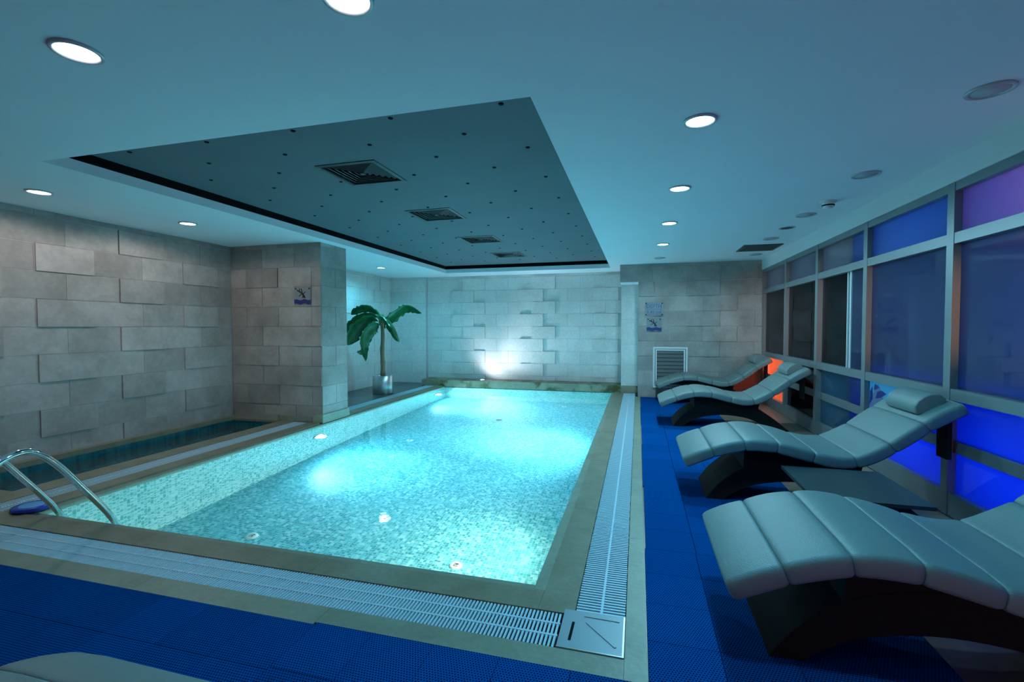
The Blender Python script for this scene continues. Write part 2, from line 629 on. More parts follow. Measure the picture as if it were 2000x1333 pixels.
for r in range(19):
    y = 2.85 + 0.368 * r
    xs = [-0.834 - .768 * i for i in range(5)] if r % 2 == 0 else [-1.22 - .768 * i for i in range(4)]
    for x in xs:
        if any(abs(x + 2.42) < .33 and abs(y - yc) < .33 for yc in (3.8, 5.42, 7.13, 8.77)):
            continue
        if dot_me is None:
            o = lathe('star_light', [(0, -.006), (.014, -.006), (.018, 0), (0.018, .004)], M['hole'], panel, 10, loc=(x, y, ZP))
            dot_me = o.data
        else:
            o = link('star_light', dot_me, None, panel)
            o.location = (x, y, ZP)


# ---- tiled walls
def tile_wall(parent, axis, const, nrm, u0, u1, tw, phase, material, proud, rows=ROWS, thick=0.012, top=H, out=.016):
    """axis 'x': wall in the plane x=const, runs along y. axis 'y': plane y=const, runs along x."""
    for r in range(len(rows) - 1):
        z0, z1 = rows[r] + .003, min(rows[r + 1], top) - .003
        if z1 - z0 < .02:
            continue
        ph = phase + (0 if r % 2 == 0 else tw * 0.5)
        i0 = math.floor((u0 - ph) / tw) - 1
        i = i0
        while True:
            a, b_ = ph + i * tw, ph + (i + 1) * tw
            if a >= u1:
                break
            idx = i
            i += 1
            a2, b2 = max(a, u0), min(b_, u1)
            if b2 - a2 < .03:
                continue
            d = out if proud(r, idx) and rows[r + 1] < 2.6 else random.uniform(0, .0015)
            lo, hi = (const - thick * nrm, const + d * nrm)
            lo, hi = min(lo, hi), max(lo, hi)
            if axis == 'x':
                piece('tile', lo, hi, a2 + .003, b2 - .003, z0, z1, material, parent)
            else:
                piece('tile', a2 + .003, b2 - .003, lo, hi, z0, z1, material, parent)


def P3(o0, o1):
    return lambda r, i: (i % 3 == o0) if r % 2 == 0 else (i % 3 == o1)


# left wall, from behind the camera to the far niche
wl = struct(box('wall_left', XL - .25, XL - .004, BACK, YF, -.3, H, M['grout']), 'long beige limestone tiled wall beside the small pool')
# joints: upper row (index 8) 3.716,4.253,4.806 -> phase for even rows
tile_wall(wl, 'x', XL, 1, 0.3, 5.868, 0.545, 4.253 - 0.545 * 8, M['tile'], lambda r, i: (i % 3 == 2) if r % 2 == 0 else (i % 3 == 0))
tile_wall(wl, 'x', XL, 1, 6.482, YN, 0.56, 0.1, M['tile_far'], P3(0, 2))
# pillar: short wing wall between the small pool and the niche
pil = struct(box('wall_pillar', XL + .001, -4.449, 5.877, 6.473, -.05, H, M['grout']), 'thick limestone clad pillar wall between small pool and palm niche')
tile_wall(pil, 'y', 5.87, -1, XL + .002, -4.442, 0.575, -5.19 - .575 * 3 + .29, M['tile'], lambda r, i: (i % 3 == 0 and r in (2, 4, 6)) or (i % 3 == 1 and r in (1, 3, 7)))
tile_wall(pil, 'x', -4.442, 1, 5.87, 6.48, 0.8, 5.8, M['tile'], lambda r, i: False)
for i, u in enumerate((-5.5, -4.95, -4.44)):
    pass
piece('plinth', -4.60, -4.424, 5.845, 6.50, 0.0, 0.118, M['border'], pil)
piece('plinth', XL + .02, -5.20, 5.85, 5.869, 0.0, 0.085, M['tile'], pil)
piece('plinth', -5.19, -4.61, 5.85, 5.869, 0.0, 0.075, M['border'], pil)
# niche back wall and the far wall
wn = struct(box('wall_niche', XL, -5.09, YN + .004, YF + .25, -.3, H, M['grout']), 'limestone back wall of the palm niche')
tile_wall(wn, 'y', YN, -1, XL + .002, -5.09, 0.75, -5.84, M['tile_far'], lambda r, i: False)
wf = struct(box('wall_far', -5.09, -.30, YF + .004, YF + .25, -.3, H, M['grout']), 'pale limestone far wall with raised tiles behind the pool')
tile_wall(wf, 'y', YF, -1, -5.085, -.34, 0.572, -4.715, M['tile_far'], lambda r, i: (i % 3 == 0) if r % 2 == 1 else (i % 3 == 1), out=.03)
led = struct(box('trim_2', -5.02, -.345, 10.31, YF - .013, -.2, .128, M['ledge']), 'low stained stone ledge along the far wall')
x = -5.02
while x < -.36:
    x1 = min(x + 0.78, -.345)
    piece('ledge_stone', x + .002, x1 - .002, PY1, YF - .013, -.1, .137, M['ledge'], led)
    x = x1
# right block: upper beam, lower wall, recessed pier
wr = struct(boxes('wall_right_block', [(-.345, 0.012, 9.637, YF, 2.287, H), (0.012, 2.6, 9.637, YF, -.3, H)], M['grout']), 'limestone tiled end wall holding the louvred vent and the signs')
tile_wall(wr, 'y', 9.63, -1, 0.004, 2.245, 0.60, 0.0, M['tile'], lambda r, i: (i % 2 == 1 and r in (3, 5, 7)) if r % 2 == 1 else (i == 2 and r in (4, 6)), rows=ROWS[:9])
tile_wall(wr, 'y', 9.63, -1, -.352, 2.245, 0.62, -.352, M['tile'], lambda r, i: False, rows=[2.285, 2.57, H])
piece('beam_side', -.352, -.345, 9.63, YF, 2.285, H, M['tile'], wr)
piece('beam_underside', -.345, 0.004, 9.64, 10.16, 2.275, 2.287, M['paint'], wr)
pier = struct(box('wall_pier', -.338, 0.012, 10.157, YF, -.2, 2.287, M['grout']), 'narrow recessed limestone pier at the end of the right gutter')
for r in range(5):
    z0 = [0.15, .60, 1.02, 1.55, 2.06][r]
    z1 = [.60, 1.02, 1.55, 2.06, 2.275][r]
    piece('tile', -.34, 0.004, 10.15, 10.17, z0 + .003, z1 - .003, M['tile_far'], pier)
piece('plinth', -.345, 0.003, 10.12, 10.17, 0, .148, M['ledge'], pier)
# wall behind the camera
struct(box('wall_back', XL - .25, 3.0, BACK - .2, BACK, -.3, H + .3, M['darkwall']), 'plain wall behind the camera')

# ---- window wall on the right
PITCHW = 1.34
MULL = [4.2 + PITCHW * i for i in range(-4, 5)]      # -1.16 ... 9.56
Z = dict(top=2.4486, t0=2.385, u=2.081, u2=2.0016, l=.9388, l2=.8549, b=.5545, b2=.47, s=.169)
struct(boxes('wall_right', [(XW - .01, 2.95, BACK, 9.63, Z['top'], H), (XW, 2.95, BACK, MULL[0] - .05, -.1, Z['top'])], M['soffit']), 'white painted band above the windows')
XG = XW + .05
for i in range(8):
    ya, yb = MULL[i], MULL[i + 1]
    dark = i >= 6                      # the two far bays hang dark blinds
    wroot = bpy.data.objects.new('window_%d' % (8 - i), None)
    COL.objects.link(wroot)
    struct(wroot, ['aluminium window bay behind the camera', 'aluminium window bay beside the camera', 'aluminium window bay beside the nearest lounger head',
                   'window bay with pink lit top pane at the right edge', 'window bay with the spa picture in its lower pane',
                   'window bay split between frosted glass and dark blind', 'dark window bay behind the third lounger', 'far window bay with orange lit lower panes'][i])
    hw = .04
    box('mullion', XW, XW + .08, ya - hw, ya + hw, 0, Z['top'], M['alu'], wroot)
    if i == 7:
        box('mullion', XW, XW + .08, yb - hw, yb + .06, 0, Z['top'], M['alu'], wroot)
    y0, y1 = ya + hw, yb - hw
    for nm, z0, z1 in (('top_rail', Z['t0'], Z['top']), ('transom', Z['u2'], Z['u']), ('transom', Z['l2'], Z['l']), ('bottom_rail', 0, Z['s'])):
        box(nm, XW + .004, XW + .076, y0, y1, z0, z1, M['alu'], wroot)
    box('cross_bar', XW + .03, XW + .09, y0, y1, Z['b2'], Z['b'], M['alu'], wroot)
    rows = {'top': (Z['u'], Z['t0']), 'mid': (Z['l'], Z['u2']), 'low': (Z['b'], Z['l2']), 'base': (Z['s'], Z['b2'])}
    split = 5.965
    for rn, (z0, z1) in rows.items():
        if i == 5:
            box('pane', XG, XG + .008, y0, split, z0, z1, M['frost'], wroot)
            box('pane', XG + .012, XG + .02, split, y1, z0, z1, M['clear'] if rn == 'mid' else M['frost'], wroot)
            if rn == 'mid':
                box('pane_edge', XG - .012, XG + .012, split - .012, split + .012, z0, z1, M['white'], wroot)
                box('pane_edge', XG - .006, XG + .012, split + .085, split + .10, z0, z1, M['white'], wroot)
        else:
            m_ = M['frost'] if (not dark or rn == 'top' or (i == 7 and rn in ('low', 'base'))) else M['clear']
            box('pane', XG, XG + .008, y0, y1, z0, z1, m_, wroot)
    # blinds behind the clear panes
    if i >= 5:
        yy0 = split + .02 if i == 5 else y0
        zlo = .1 if i == 6 else Z['l2']
        nsl = int((Z['u'] - zlo) / .04)
        bl = boxes('blind', [(XG + .05, XG + .085, yy0, y1, zlo + q * .04 + .002, zlo + q * .04 + .036) for q in range(nsl)], M['blind'], wroot)
    # light box behind the frosted panes: lining and shelves
    lin = [(2.78, 2.82, y0 - .03, y1 + .03, 0, Z['top'])]
    for zz in (Z['u'] - .03, Z['l'] - .04, ):
        lin.append((XG + .10, 2.78, y0 - .03, y1 + .03, zz - .01, zz + .01))
    lin.append((XG + .03, 2.78, y1 + .02, y1 + .04, 0, Z['top']))
    if i == 5:
        lin.append((XG + .03, 2.78, split - .01, split + .01, 0, Z['top']))
    boxes('light_box', lin, M['boxwall'], wroot)


def panel_light(y, z, ly, lz, e, col, xx=2.70):
    o = lamp('AREA', (xx, y, z), e, col, None, (-1, 0, 0), sx=ly, sy_=lz)
    return o


BLUE = (0.0, 0.035, 1.0)
for i in range(6):
    ya, yb = MULL[i], MULL[i + 1]
    if i == 5:
        yb = 5.96
    yc, L = (ya + yb) / 2, (yb - ya) - .16
    low = 14.0 * (0.35 if i == 5 else 1.0)
    panel_light(yc, .45, L, .6, low * L, BLUE)
    panel_light(yc, 2.22, L, .16, 3.2 * L, (0.03, 0.22, 1.0) if i != 3 else (0.2, 0.16, 1.0))
    panel_light(yc, 1.5, L, .8, (0.75 if i != 5 else .6) * L, (0.16, 0.2, 1.0) if i > 3 else (0.08, 0.14, 1.0))
panel_light(6.45, .5, .7, .6, 1.3, (0.05, 0.55, 0.62))  # added backlight standing in for the teal reflection in the lower pane
for yc in (6.45, 7.55, 8.89):  # added backlights standing in for the ceiling reflected in the far top panes
    panel_light(yc, 2.22, .9, .16, 1.5, (0.50, 0.75, 0.62))
# pink strip lamp behind the window at the right edge of the photograph, blue one below it
lamp('POINT', (2.42, 3.08, 2.13), 14, (1.0, 0.40, 0.34), None, radius=.05)
lamp('POINT', (2.42, 3.12, 1.40), 4.5, (0.02, 0.12, 1.0), None, radius=.08)
# orange lamp standing behind the far lower panes
lamp('POINT', (2.36, 8.62, .50), 70.0, (1.0, 0.16, 0.02), None, radius=.04)
lamp('POINT', (2.36, 8.95, .40), 90.0, (1.0, 0.12, 0.01), None, radius=.04)
lamp('POINT', (2.37, 9.28, .66), 90.0, (1.0, 0.08, 0.02), None, radius=.04)

# ---- pool basin
b = bpy.data.meshes.new('pool_basin')
pv = [(PX0, PY0, DEPTH), (PX1, PY0, DEPTH), (PX1, PY1, DEPTH), (PX0, PY1, DEPTH), (PX0, PY0, -.02), (PX1, PY0, -.02), (PX1, PY1, -.02), (PX0, PY1, -.02)]
b.from_pydata(pv, [], [(0, 1, 2, 3), (0, 3, 7, 4), (1, 5, 6, 2), (0, 4, 5, 1), (3, 2, 6, 7)])
for mm in ('mos_xy', 'mos_yz', 'mos_xz'):
    b.materials.append(M[mm])
for i, p in enumerate(b.polygons):
    p.material_index = [0, 1, 1, 2, 2][i]
basin = struct(link('pool_basin', b), 'turquoise mosaic basin of the large pool, walls painted paler as if lit')
wat = raw('pool_water', [(PX0, PY0, WL), (PX1, PY0, WL), (PX1, PY1, WL), (PX0, PY1, WL)], [(0, 1, 2, 3)], M['water'])
tag(wat, 'clear turquoise water filling the large lit pool', 'water', kind='stuff')
# small pool
SX0, SX1, SY0, SY1 = -5.95, -5.15, 2.72, 5.74
b = bpy.data.meshes.new('small_pool_basin')
pv = [(SX0, SY0, -.6), (SX1, SY0, -.6), (SX1, SY1, -.6), (SX0, SY1, -.6), (SX0, SY0, -.01), (SX1, SY0, -.01), (SX1, SY1, -.01), (SX0, SY1, -.01)]
b.from_pydata(pv, [], [(0, 1, 2, 3), (0, 3, 7, 4), (1, 5, 6, 2), (0, 4, 5, 1), (3, 2, 6, 7)])
b.materials.append(M['small_xy'])
struct(link('small_pool_basin', b), 'dark tiled basin of the small pool by the left wall')
wat2 = raw('small_pool_water', [(SX0, SY0, -.05), (SX1, SY0, -.05), (SX1, SY1, -.05), (SX0, SY1, -.05)], [(0, 1, 2, 3)], M['water2'])
tag(wat2, 'dark still water in the small pool by the left wall', 'water', kind='stuff')

# ---- stone surrounds
LIP = .062


def stones(name, label, runs, material):
    root = bpy.data.objects.new(name, None)
    COL.objects.link(root)
    struct(root, label)
    for (x0, x1, y0, y1, z0, z1, ax, ln) in runs:
        lo, hi = (x0, x1) if ax == 'x' else (y0, y1)
        n = max(1, round((hi - lo) / ln))
        for q in range(n):
            a, b_ = lo + (hi - lo) * q / n, lo + (hi - lo) * (q + 1) / n
            if ax == 'x':
                piece('stone', a + .0012, b_ - .0012, y0, y1, z0, z1, material, root)
            else:
                piece('stone', x0, x1, a + .0012, b_ - .0012, z0, z1, material, root)
    return root


GY0, GY1 = 1.984, 2.238       # front gutter
GX0, GX1 = -.29, -.046        # right gutter
LX0, LX1 = -4.91, -4.66       # left gutter
stones('pool_coping', 'brownish stone coping round the large pool edge', [
    (PX1 + LIP, GX0, GY1, PY1, -.09, 0, 'y', 1.35),
    (PX0 - LIP, PX1 + LIP, GY1, PY0 - LIP, -.09, 0, 'x', 1.5),
    (LX1, PX0 - LIP, GY1, 5.845, -.09, 0, 'y', 1.4),
    (LX1, PX0 - LIP, 6.50, PY1, -.09, 0, 'y', 1.4)], M['coping'])
stones('pool_coping_step', 'low inner step of the pool coping at the waterline', [
    (PX1 - .003, PX1 + LIP, PY0 - LIP, PY1, -.09, -.017, 'y', 1.35),
    (PX0 - LIP, PX1 - .003, PY0 - LIP, PY0 + .003, -.09, -.017, 'x', 1.5),
    (PX0 - LIP, PX0 + .003, PY0 + .003, PY1, -.09, -.017, 'y', 1.4)], M['border'])
stones('stone_border', 'pale stone border between gutter and blue mats', [
    (GX1, 0.044, 1.864, 9.64, -.1, 0, 'y', 1.2),
    (-1.47, GX1, 1.864, GY0, -.1, 0, 'x', 1.0),
    (XL, -1.47, 1.848, GY0, -.1, 0, 'x', 1.1)], M['border'])
stones('small_pool_kerb', 'stone kerb round the small pool', [
    (SX1, LX0, GY1, 5.868, -.1, 0, 'y', 1.2),
    (XL, SX0, SY0, 5.868, -.1, .045, 'y', 1.2),
    (SX0, SX1, SY1, 5.868, -.1, .02, 'x', .8),
    (XL, SX1, GY1, SY0, -.1, .0, 'x', .6)], M['coping'])
# ground under stones and gutter channels
struct(boxes('trim_3', [
    (GX0, GX1, GY0, 10.16, -.2, -.085), (XL, GX1, GY0, GY1, -.2, -.085),
    (LX0, LX1, GY1, 5.87, -.2, -.085), (LX0, LX1, 6.48, PY1 + .1, -.2, -.085), (-5.09, LX1, PY1, YF, -.2, -.002)], M['channel']), 'dark gutter channels under the grates')


# ---- gutter grates
def grate(name, label, ax, lo, hi, c0, c1, pitch, ribs, zt=-.004, wfac=.54, maxn=300, far_first=True):
    root = thing(name, label, 'grate', ((c0 + c1) / 2 if ax == 'y' else (lo + hi) / 2, (c0 + c1) / 2 if ax == 'x' else (lo + hi) / 2, -.085))
    ox, oy, oz = root.location
    n = int((hi - lo) / pitch)
    rest = []
    for q in range(n):
        a = lo + (q + .5) * pitch
        h = pitch * wfac / 2
        j = random.uniform(-.0012, .0012)
        bb = (c0 + .004 + j, c1 - .004 + j, a - h, a + h) if ax == 'y' else (a - h, a + h, c0 + .004 + j, c1 - .004 + j)
        bb = (bb[0] - ox, bb[1] - ox, bb[2] - oy, bb[3] - oy, zt - .009 - oz, zt - oz)
        if q < maxn:
            piece('slat', *bb, M['grate'], root)
        else:
            rest.append(bb)
    if rest:
        o = boxes('slats', rest, M['grate'], root)
        o['kind'] = 'stuff'
    for r in ribs:
        c = c0 + (c1 - c0) * r
        rb = (c - .006, c + .006, lo, hi) if ax == 'y' else (lo, hi, c - .006, c + .006)
        box('rib', rb[0] - ox, rb[1] - ox, rb[2] - oy, rb[3] - oy, zt - .009 - oz, zt + .0012 - oz, M['grate'], root)
    for c in (c0 + .03, c1 - .03):      # feet rails that carry the slats in the channel
        rb = (c - .004, c + .004, lo, hi) if ax == 'y' else (lo, hi, c - .004, c + .004)
        box('support_rail', rb[0] - ox, rb[1] - ox, rb[2] - oy, rb[3] - oy, 0, zt - .009 - oz, M['channel'], root)
    return root


grate('gutter_grate', 'white plastic gutter grate along the near side of the large pool', 'x', -5.6, -.345, GY0, GY1, .0185, (.34, .68))
grate('gutter_grate', 'white gutter grate with central rib along the right side of the pool', 'y', 2.275, 10.14, GX0, GX1, .0235, (.52,), wfac=.48)
grate('gutter_grate', 'white gutter grate between the large pool and the small pool', 'y', GY1 + .01, 5.84, LX0, LX1, .0195, (.5,))
grate('gutter_grate', 'white gutter grate in front of the potted palm niche', 'y', 6.51, PY1, LX0, LX1, .0205, (.5,))

# ---- corner cover plate with slots
cpl = thing('gutter_cover_plate', 'square metal gutter cover plate with slots at the pool corner', 'cover plate', (-.19, 2.12, -.085))
vx0, vx1, vy0, vy1 = -.338 + .19, GX1 + .19 - .003, GY0 - 2.12 + .003, 2.272 - 2.12
box('plate', vx0, vx1, vy0, vy1, .068, .086, M['plate'], cpl)
box('rim', vx1 - .008, vx1, vy0, vy1, .0862, .0895, M['steel'], cpl)
box('rim', vx0, vx1 - .008, vy0, vy0 + .006, .0862, .0895, M['steel'], cpl)


def bar2d(name, xa, ya, xb, yb, hw, z0, z1, material, parent):
    d = Vector((xb - xa, yb - ya, 0))
    n = Vector((-d.y, d.x, 0)).normalized() * hw
    v = []
    for zz in (z0, z1):
        v += [(xa + n.x, ya + n.y, zz), (xa - n.x, ya - n.y, zz), (xb - n.x, yb - n.y, zz), (xb + n.x, yb + n.y, zz)]
    return raw(name, v, BF, material, parent)


bar2d('slot', -.098, -.075, -.095, .06, .0065, .085, .0868, M['hole'], cpl)
bar2d('rib', -.05, .115, .115, .112, .004, .086, .089, M['plate'], cpl)
bar2d('rib', -.035, .07, .105, -.075, .005, .086, .089, M['plate'], cpl)
box('leg', vx0 + .02, vx1 - .02, vy0 + .02, vy1 - .02, 0, .068, M['channel'], cpl)

# ---- blue lattice mats
mr = thing('lattice_mat', 'long blue lattice mat running between pool border and loungers', 'mat', (0.65, 4.2, -.012))
TS = .3
for ix in range(4):
    for iy in range(36):
        y0 = -1.17 + iy * TS
        if y0 + TS > 9.65:
            continue
        x0 = .050 + ix * TS + (.006 if iy % 9 > 4 else 0)
        piece('mat_tile', x0 + .0015 - .65, x0 + TS - .0015 - .65, y0 + .0015 - 4.2, min(y0 + TS - .0015, 9.62) - 4.2, 0, .016, M['mat'], mr)
mfl = thing('lattice_mat', 'wide blue lattice mat in front of the pool nearest the camera', 'mat', (-2.5, 1.2, -.012))
for ix in range(17):
    for iy in range(9):
        x1 = .046 - ix * TS
        y1 = (1.862 if ix < 5 else 1.846) - iy * TS
        piece('mat_tile', x1 - TS + .0015 + 2.5, x1 - .0015 + 2.5, y1 - TS + .0015 - 1.2, y1 - .0015 - 1.2, 0, .016, M['mat'], mfl)


# ================================================================== LAMPS
def downlight(x, y, lit, label, lens='lens_cyan', col=C_CYAN, e=P_DOWN, r=.095, group=None, cone=176, blend=.35):
    t = thing('downlight', label, 'downlight', (x, y, H), group)
    lathe('trim_ring', [(r * .82, -.004), (r * .86, -.012), (r, -.010), (r * 1.02, 0), (r * .8, 0), (r * .82, -.004)], M['ringm'], t, 32)
    lathe('lens', [(0, -.006), (r * .82, -.005), (r * .82, 0)], M[lens] if lit else M['unlit'], t, 32)
    if lit:
        lamp('SPOT', (0, 0, -.03), e, col, t, (0, 0, -1), math.radians(cone), blend, r * .8)
    return t


RG = 'lit downlights over the loungers'
for y, lb in ((3.03, 'nearest lit round downlight above the right walkway with a cyan glow'), (4.45, 'second lit round downlight above the right walkway'),
              (5.90, 'third lit round downlight above the right walkway'), (7.38, 'farthest lit round downlight above the right walkway')):
    downlight(.35, y, True, lb, col=C_PALE if y > 5 else C_CYAN, e=P_DOWN * (1.6 if y > 5 else 1), group=RG)
downlight(.37, 8.84, False, 'unlit round downlight by the end wall, in line with the lit ones', group=RG)
UG = 'unlit downlights near the windows'
for x, y, lb in ((1.762, 3.04, 'nearest unlit round downlight by the window soffit at upper right'), (1.775, 4.45, 'second unlit round downlight by the window soffit'),
                 (1.778, 5.87, 'third unlit round downlight by the window soffit, just past the smoke detector'), (1.79, 7.31, 'unlit round downlight just before the ceiling vent'),
                 (1.93, 8.84, 'unlit round downlight in the far right ceiling corner')):
    downlight(x, y, False, lb, group=UG, r=.1)
LG = 'lit downlights along the left wall'
downlight(-5.25, 3.03, True, 'lit round downlight above the left wall nearest the camera', 'lens_white', C_WHITE, e=P_DOWN * .33, cone=174, blend=.25, group=LG)
downlight(-5.15, 4.40, True, 'lit round downlight above the small pool close to the pillar', 'lens_white', C_WHITE, e=P_DOWN * .33, cone=174, blend=.25, group=LG)
downlight(-5.15, 8.72, True, 'lit round downlight above the potted palm', 'lens_cyan', (0.10, 0.70, 1.0), e=P_DOWN * 1.1, cone=168, blend=.5, group=LG)
FG = 'lit downlights nearest the camera'
downlight(-2.42, 1.55, True, 'lit round downlight at the upper left corner of the ceiling', 'lens_white', C_FRONT, e=P_DOWN * .06, group=FG)
downlight(-1.056, 1.57, True, 'lit round downlight cut by the top edge of the photo', 'lens_white', C_FRONT, e=P_DOWN * .06, group=FG)
downlight(.35, 1.6, True, 'unseen lit round downlight added above the camera over the nearest lounger', e=P_DOWN * .5, group=RG)  # unseen, continues the row; added to light the near mat

# round ceiling loudspeaker, smoke detector, square vent
spk = thing('ceiling_speaker', 'dark round ceiling loudspeaker grille between unlit downlights', 'speaker', (1.786, 6.572, H))
lathe('trim_ring', [(.075, 0), (.078, -.008), (.092, -.007), (.095, 0)], M['ringm'], spk, 28)
lathe('grille', [(0, -.006), (.07, -.005), (.076, 0)], M['diff'], spk, 28)
sd = thing('smoke_detector', 'white domed smoke detector on the ceiling near the windows', 'smoke detector', (1.80, 5.30, H))
lathe('base', [(0, -.016), (.068, -.016), (.072, 0)], M['white'], sd, 24)
lathe('dome', [(.052, -.016), (.054, -.045), (.042, -.066), (0, -.072)], M['white'], sd, 24)
lathe('sensor_slot', [(.0535, -.036), (.056, -.042), (.0545, -.050)], M['hole'], sd, 24)
vt = thing('ceiling_vent', 'grey rectangular slatted ceiling vent near the far window corner', 'vent', (1.81, 8.1, H))
for a in (-1, 1):
    box('frame', -.27, .27, a * .285 - .015, a * .285 + .015, -.012, 0, M['diff'], vt)
    box('frame', a * .255 - .015, a * .255 + .015, -.27, .27, -.012, 0, M['diff'], vt)
box('backing', -.24, .24, -.27, .27, -.004, -.001, M['hole'], vt)
for q in range(12):
    y = -.25 + q * .0455
    raw('slat', [(-.24, y, -.003), (.24, y, -.003), (.24, y + .022, -.014), (-.24, y + .022, -.014), (-.24, y, -.001), (.24, y, -.001), (.24, y + .022, -.012), (-.24, y + .022, -.012)], BF, M['louvre'], vt)

# four square air diffusers in the recess panel
DL = ['nearest and largest square air diffuser in the dark ceiling recess', 'second square air diffuser in the dark ceiling recess',
      'third square air diffuser in the dark ceiling recess', 'farthest square air diffuser in the dark ceiling recess']
for q, yc in enumerate((3.80, 5.42, 7.13, 8.77)):
    d = thing('air_diffuser', DL[q], 'air diffuser', (-2.42, yc, ZP), 'square diffusers in the ceiling recess')
    R = .29

    def sqring(name, r0, z0, r1, z1, material, th=.003):
        v = []
        for (r, z) in ((r0, z0), (r1, z1), (r0 - .004, z0 + th), (r1 - .004, z1 + th)):
            v += [(-r, -r, z), (r, -r, z), (r, r, z), (-r, r, z)]
        f = []
        for k in range(4):
            k2 = (k + 1) % 4
            f += [(k, k2, 4 + k2, 4 + k), (8 + k2, 8 + k, 12 + k, 12 + k2), (k2, k, 8 + k, 8 + k2), (4 + k, 4 + k2, 12 + k2, 12 + k)]
        return raw(name, v, f, material, d)
    sqring('frame', R, -.006, R - .035, -.010, M['diff'], .006)
    for k in range(6):
        r = R - .036 - k * .040
        sqring('blade', r - .004, .040, r - .044 if k < 5 else .02, -.004, M['diff_blade'])
    box('backing', -DH, DH, -DH, DH, .075, .085, M['hole'], d)
    for a_ in (-1, 1):
        box('duct_side', a_ * .258 - .003, a_ * .258 + .003, -.261, .261, -.002, .075, M['diff'], d)
        box('duct_side', -.255, .255, a_ * .258 - .003, a_ * .258 + .003, -.002, .075, M['diff'], d)
    box('centre_plate', -.022, .022, -.022, .022, -.006, -.002, M['diff_blade'], d)


# ---- underwater lamps
def pool_lamp(x, y, z, side, aim, label, warm=False, e=P_POOL, col=C_POOL, cone=95):
    t = thing('underwater_lamp', label, 'pool lamp', (x, y, z), 'underwater lamps')
    s = 1 if side == 'L' else -1
    lathe('bezel', [(.085, 0.0), (.12, 0.0), (.12, s * .012), (.10, s * .022), (.085, s * .015)], M['steel'], t, 24, axis='X')
    lathe('lens', [(0, s * .035), (.05, s * .03), (.086, s * .012)], M['pool_lens_warm' if warm else 'pool_lens'], t, 24, axis='X')
    lamp('SPOT', (s * .06, 0, 0), e, col, t, (s, 0, -.15), math.radians(172), .6, .06)
    lamp('SPOT', (s * .06, 0, 0), e * 2.2, tuple(min(1, c_ * .75 + .25) for c_ in col), t, aim, math.radians(75), 1.0, .06)
    return t


pool_lamp(PX0, 5.73, -.62, 'L', (.85, -.25, -.80), 'bright underwater lamp midway along the left pool wall', e=P_POOL * .85)
pool_lamp(PX0, 9.80, -.70, 'L', (1.0, -.3, -.70), 'bright underwater lamp near the far left pool corner', e=P_POOL * 2.2, col=C_FARP)
pool_lamp(PX1, 6.90, -.62, 'R', (-.8, .15, -.80), 'underwater lamp on the right pool wall farther from the camera', e=P_POOL * 1.75, col=C_FARP)
pool_lamp(PX1, 3.95, -.62, 'R', (-.9, .1, -.80), 'warm underwater lamp on the right pool wall nearer the camera', True, P_POOL * .38, (0.98, 0.90, 0.60))

# ---- uplight on the far ledge
ul = thing('uplight', 'small bright uplight on the stained ledge at the far wall', 'lamp', (-3.50, 10.355, .137))
lathe('housing', [(0, 0), (.05, 0), (.055, .02), (.045, .03), (.04, .028)], M['steel'], ul, 20)
lathe('lens', [(0, .03), (.042, .028)], M['uplens'], ul, 20)
lamp('SPOT', (0, -.01, .05), 30, (0.85, 0.90, 1.0), ul, (.5, .25, 1), math.radians(165), .9, .03)
lamp('SPOT', (0, -.01, .05), 75, (0.80, 0.90, 1.0), ul, (1, .12, .8), math.radians(85), 1.0, .03)  # second beam added to graze and brighten the far wall

# ---- unseen warm lantern added to light the near sides of the loungers
sc_ = thing('added_warm_lantern', 'added unseen warm lantern behind the camera', 'lantern', (1.35, -.75, -.008))
lathe('base', [(0, 0), (.09, 0), (.09, .02), (0, .025)], M['steel'], sc_, 20)
lathe('shade', [(.08, .03), (.085, .03), (.07, .09), (.065, .09)], M['white'], sc_, 20)
for k in range(3):
    box('post', .07 * math.cos(k * 2.1) - .006, .07 * math.cos(k * 2.1) + .006, .07 * math.sin(k * 2.1) - .006, .07 * math.sin(k * 2.1) + .006, .02, .34, M['steel'], sc_)
lathe('cap', [(0, .36), (.05, .35), (.10, .33), (.0, .33)], M['steel'], sc_, 20)
lamp('POINT', (0, 0, .24), 30, (1.0, 0.50, 0.34), sc_, radius=.04)

# ---- unseen orange spot beside the camera, added to tint the mullion sides
ws = thing('added_orange_lamp', 'added unseen orange spot on a slim stand beside the camera', 'lamp', (1.88, .25, -.008))
lathe('base', [(0, 0), (.12, 0), (.12, .012), (.02, .02), (0, .02)], M['steel'], ws, 24)
tube('pole', [(0, 0, .01), (0, 0, .8), (0, 0, 1.53)], .011, M['steel'], ws, 10)
o = lathe('shade', [(.03, -.09), (.034, -.09), (.05, .05), (.046, .05)], M['steel'], ws, 18, loc=(0, 0, 1.56))
o.rotation_euler = (-math.pi / 2, 0, 0)
lamp('SPOT', (0, .06, 1.56), 330, (1.0, 0.42, 0.16), ws, (.052, 1, -.01), math.radians(15), .9, .03)

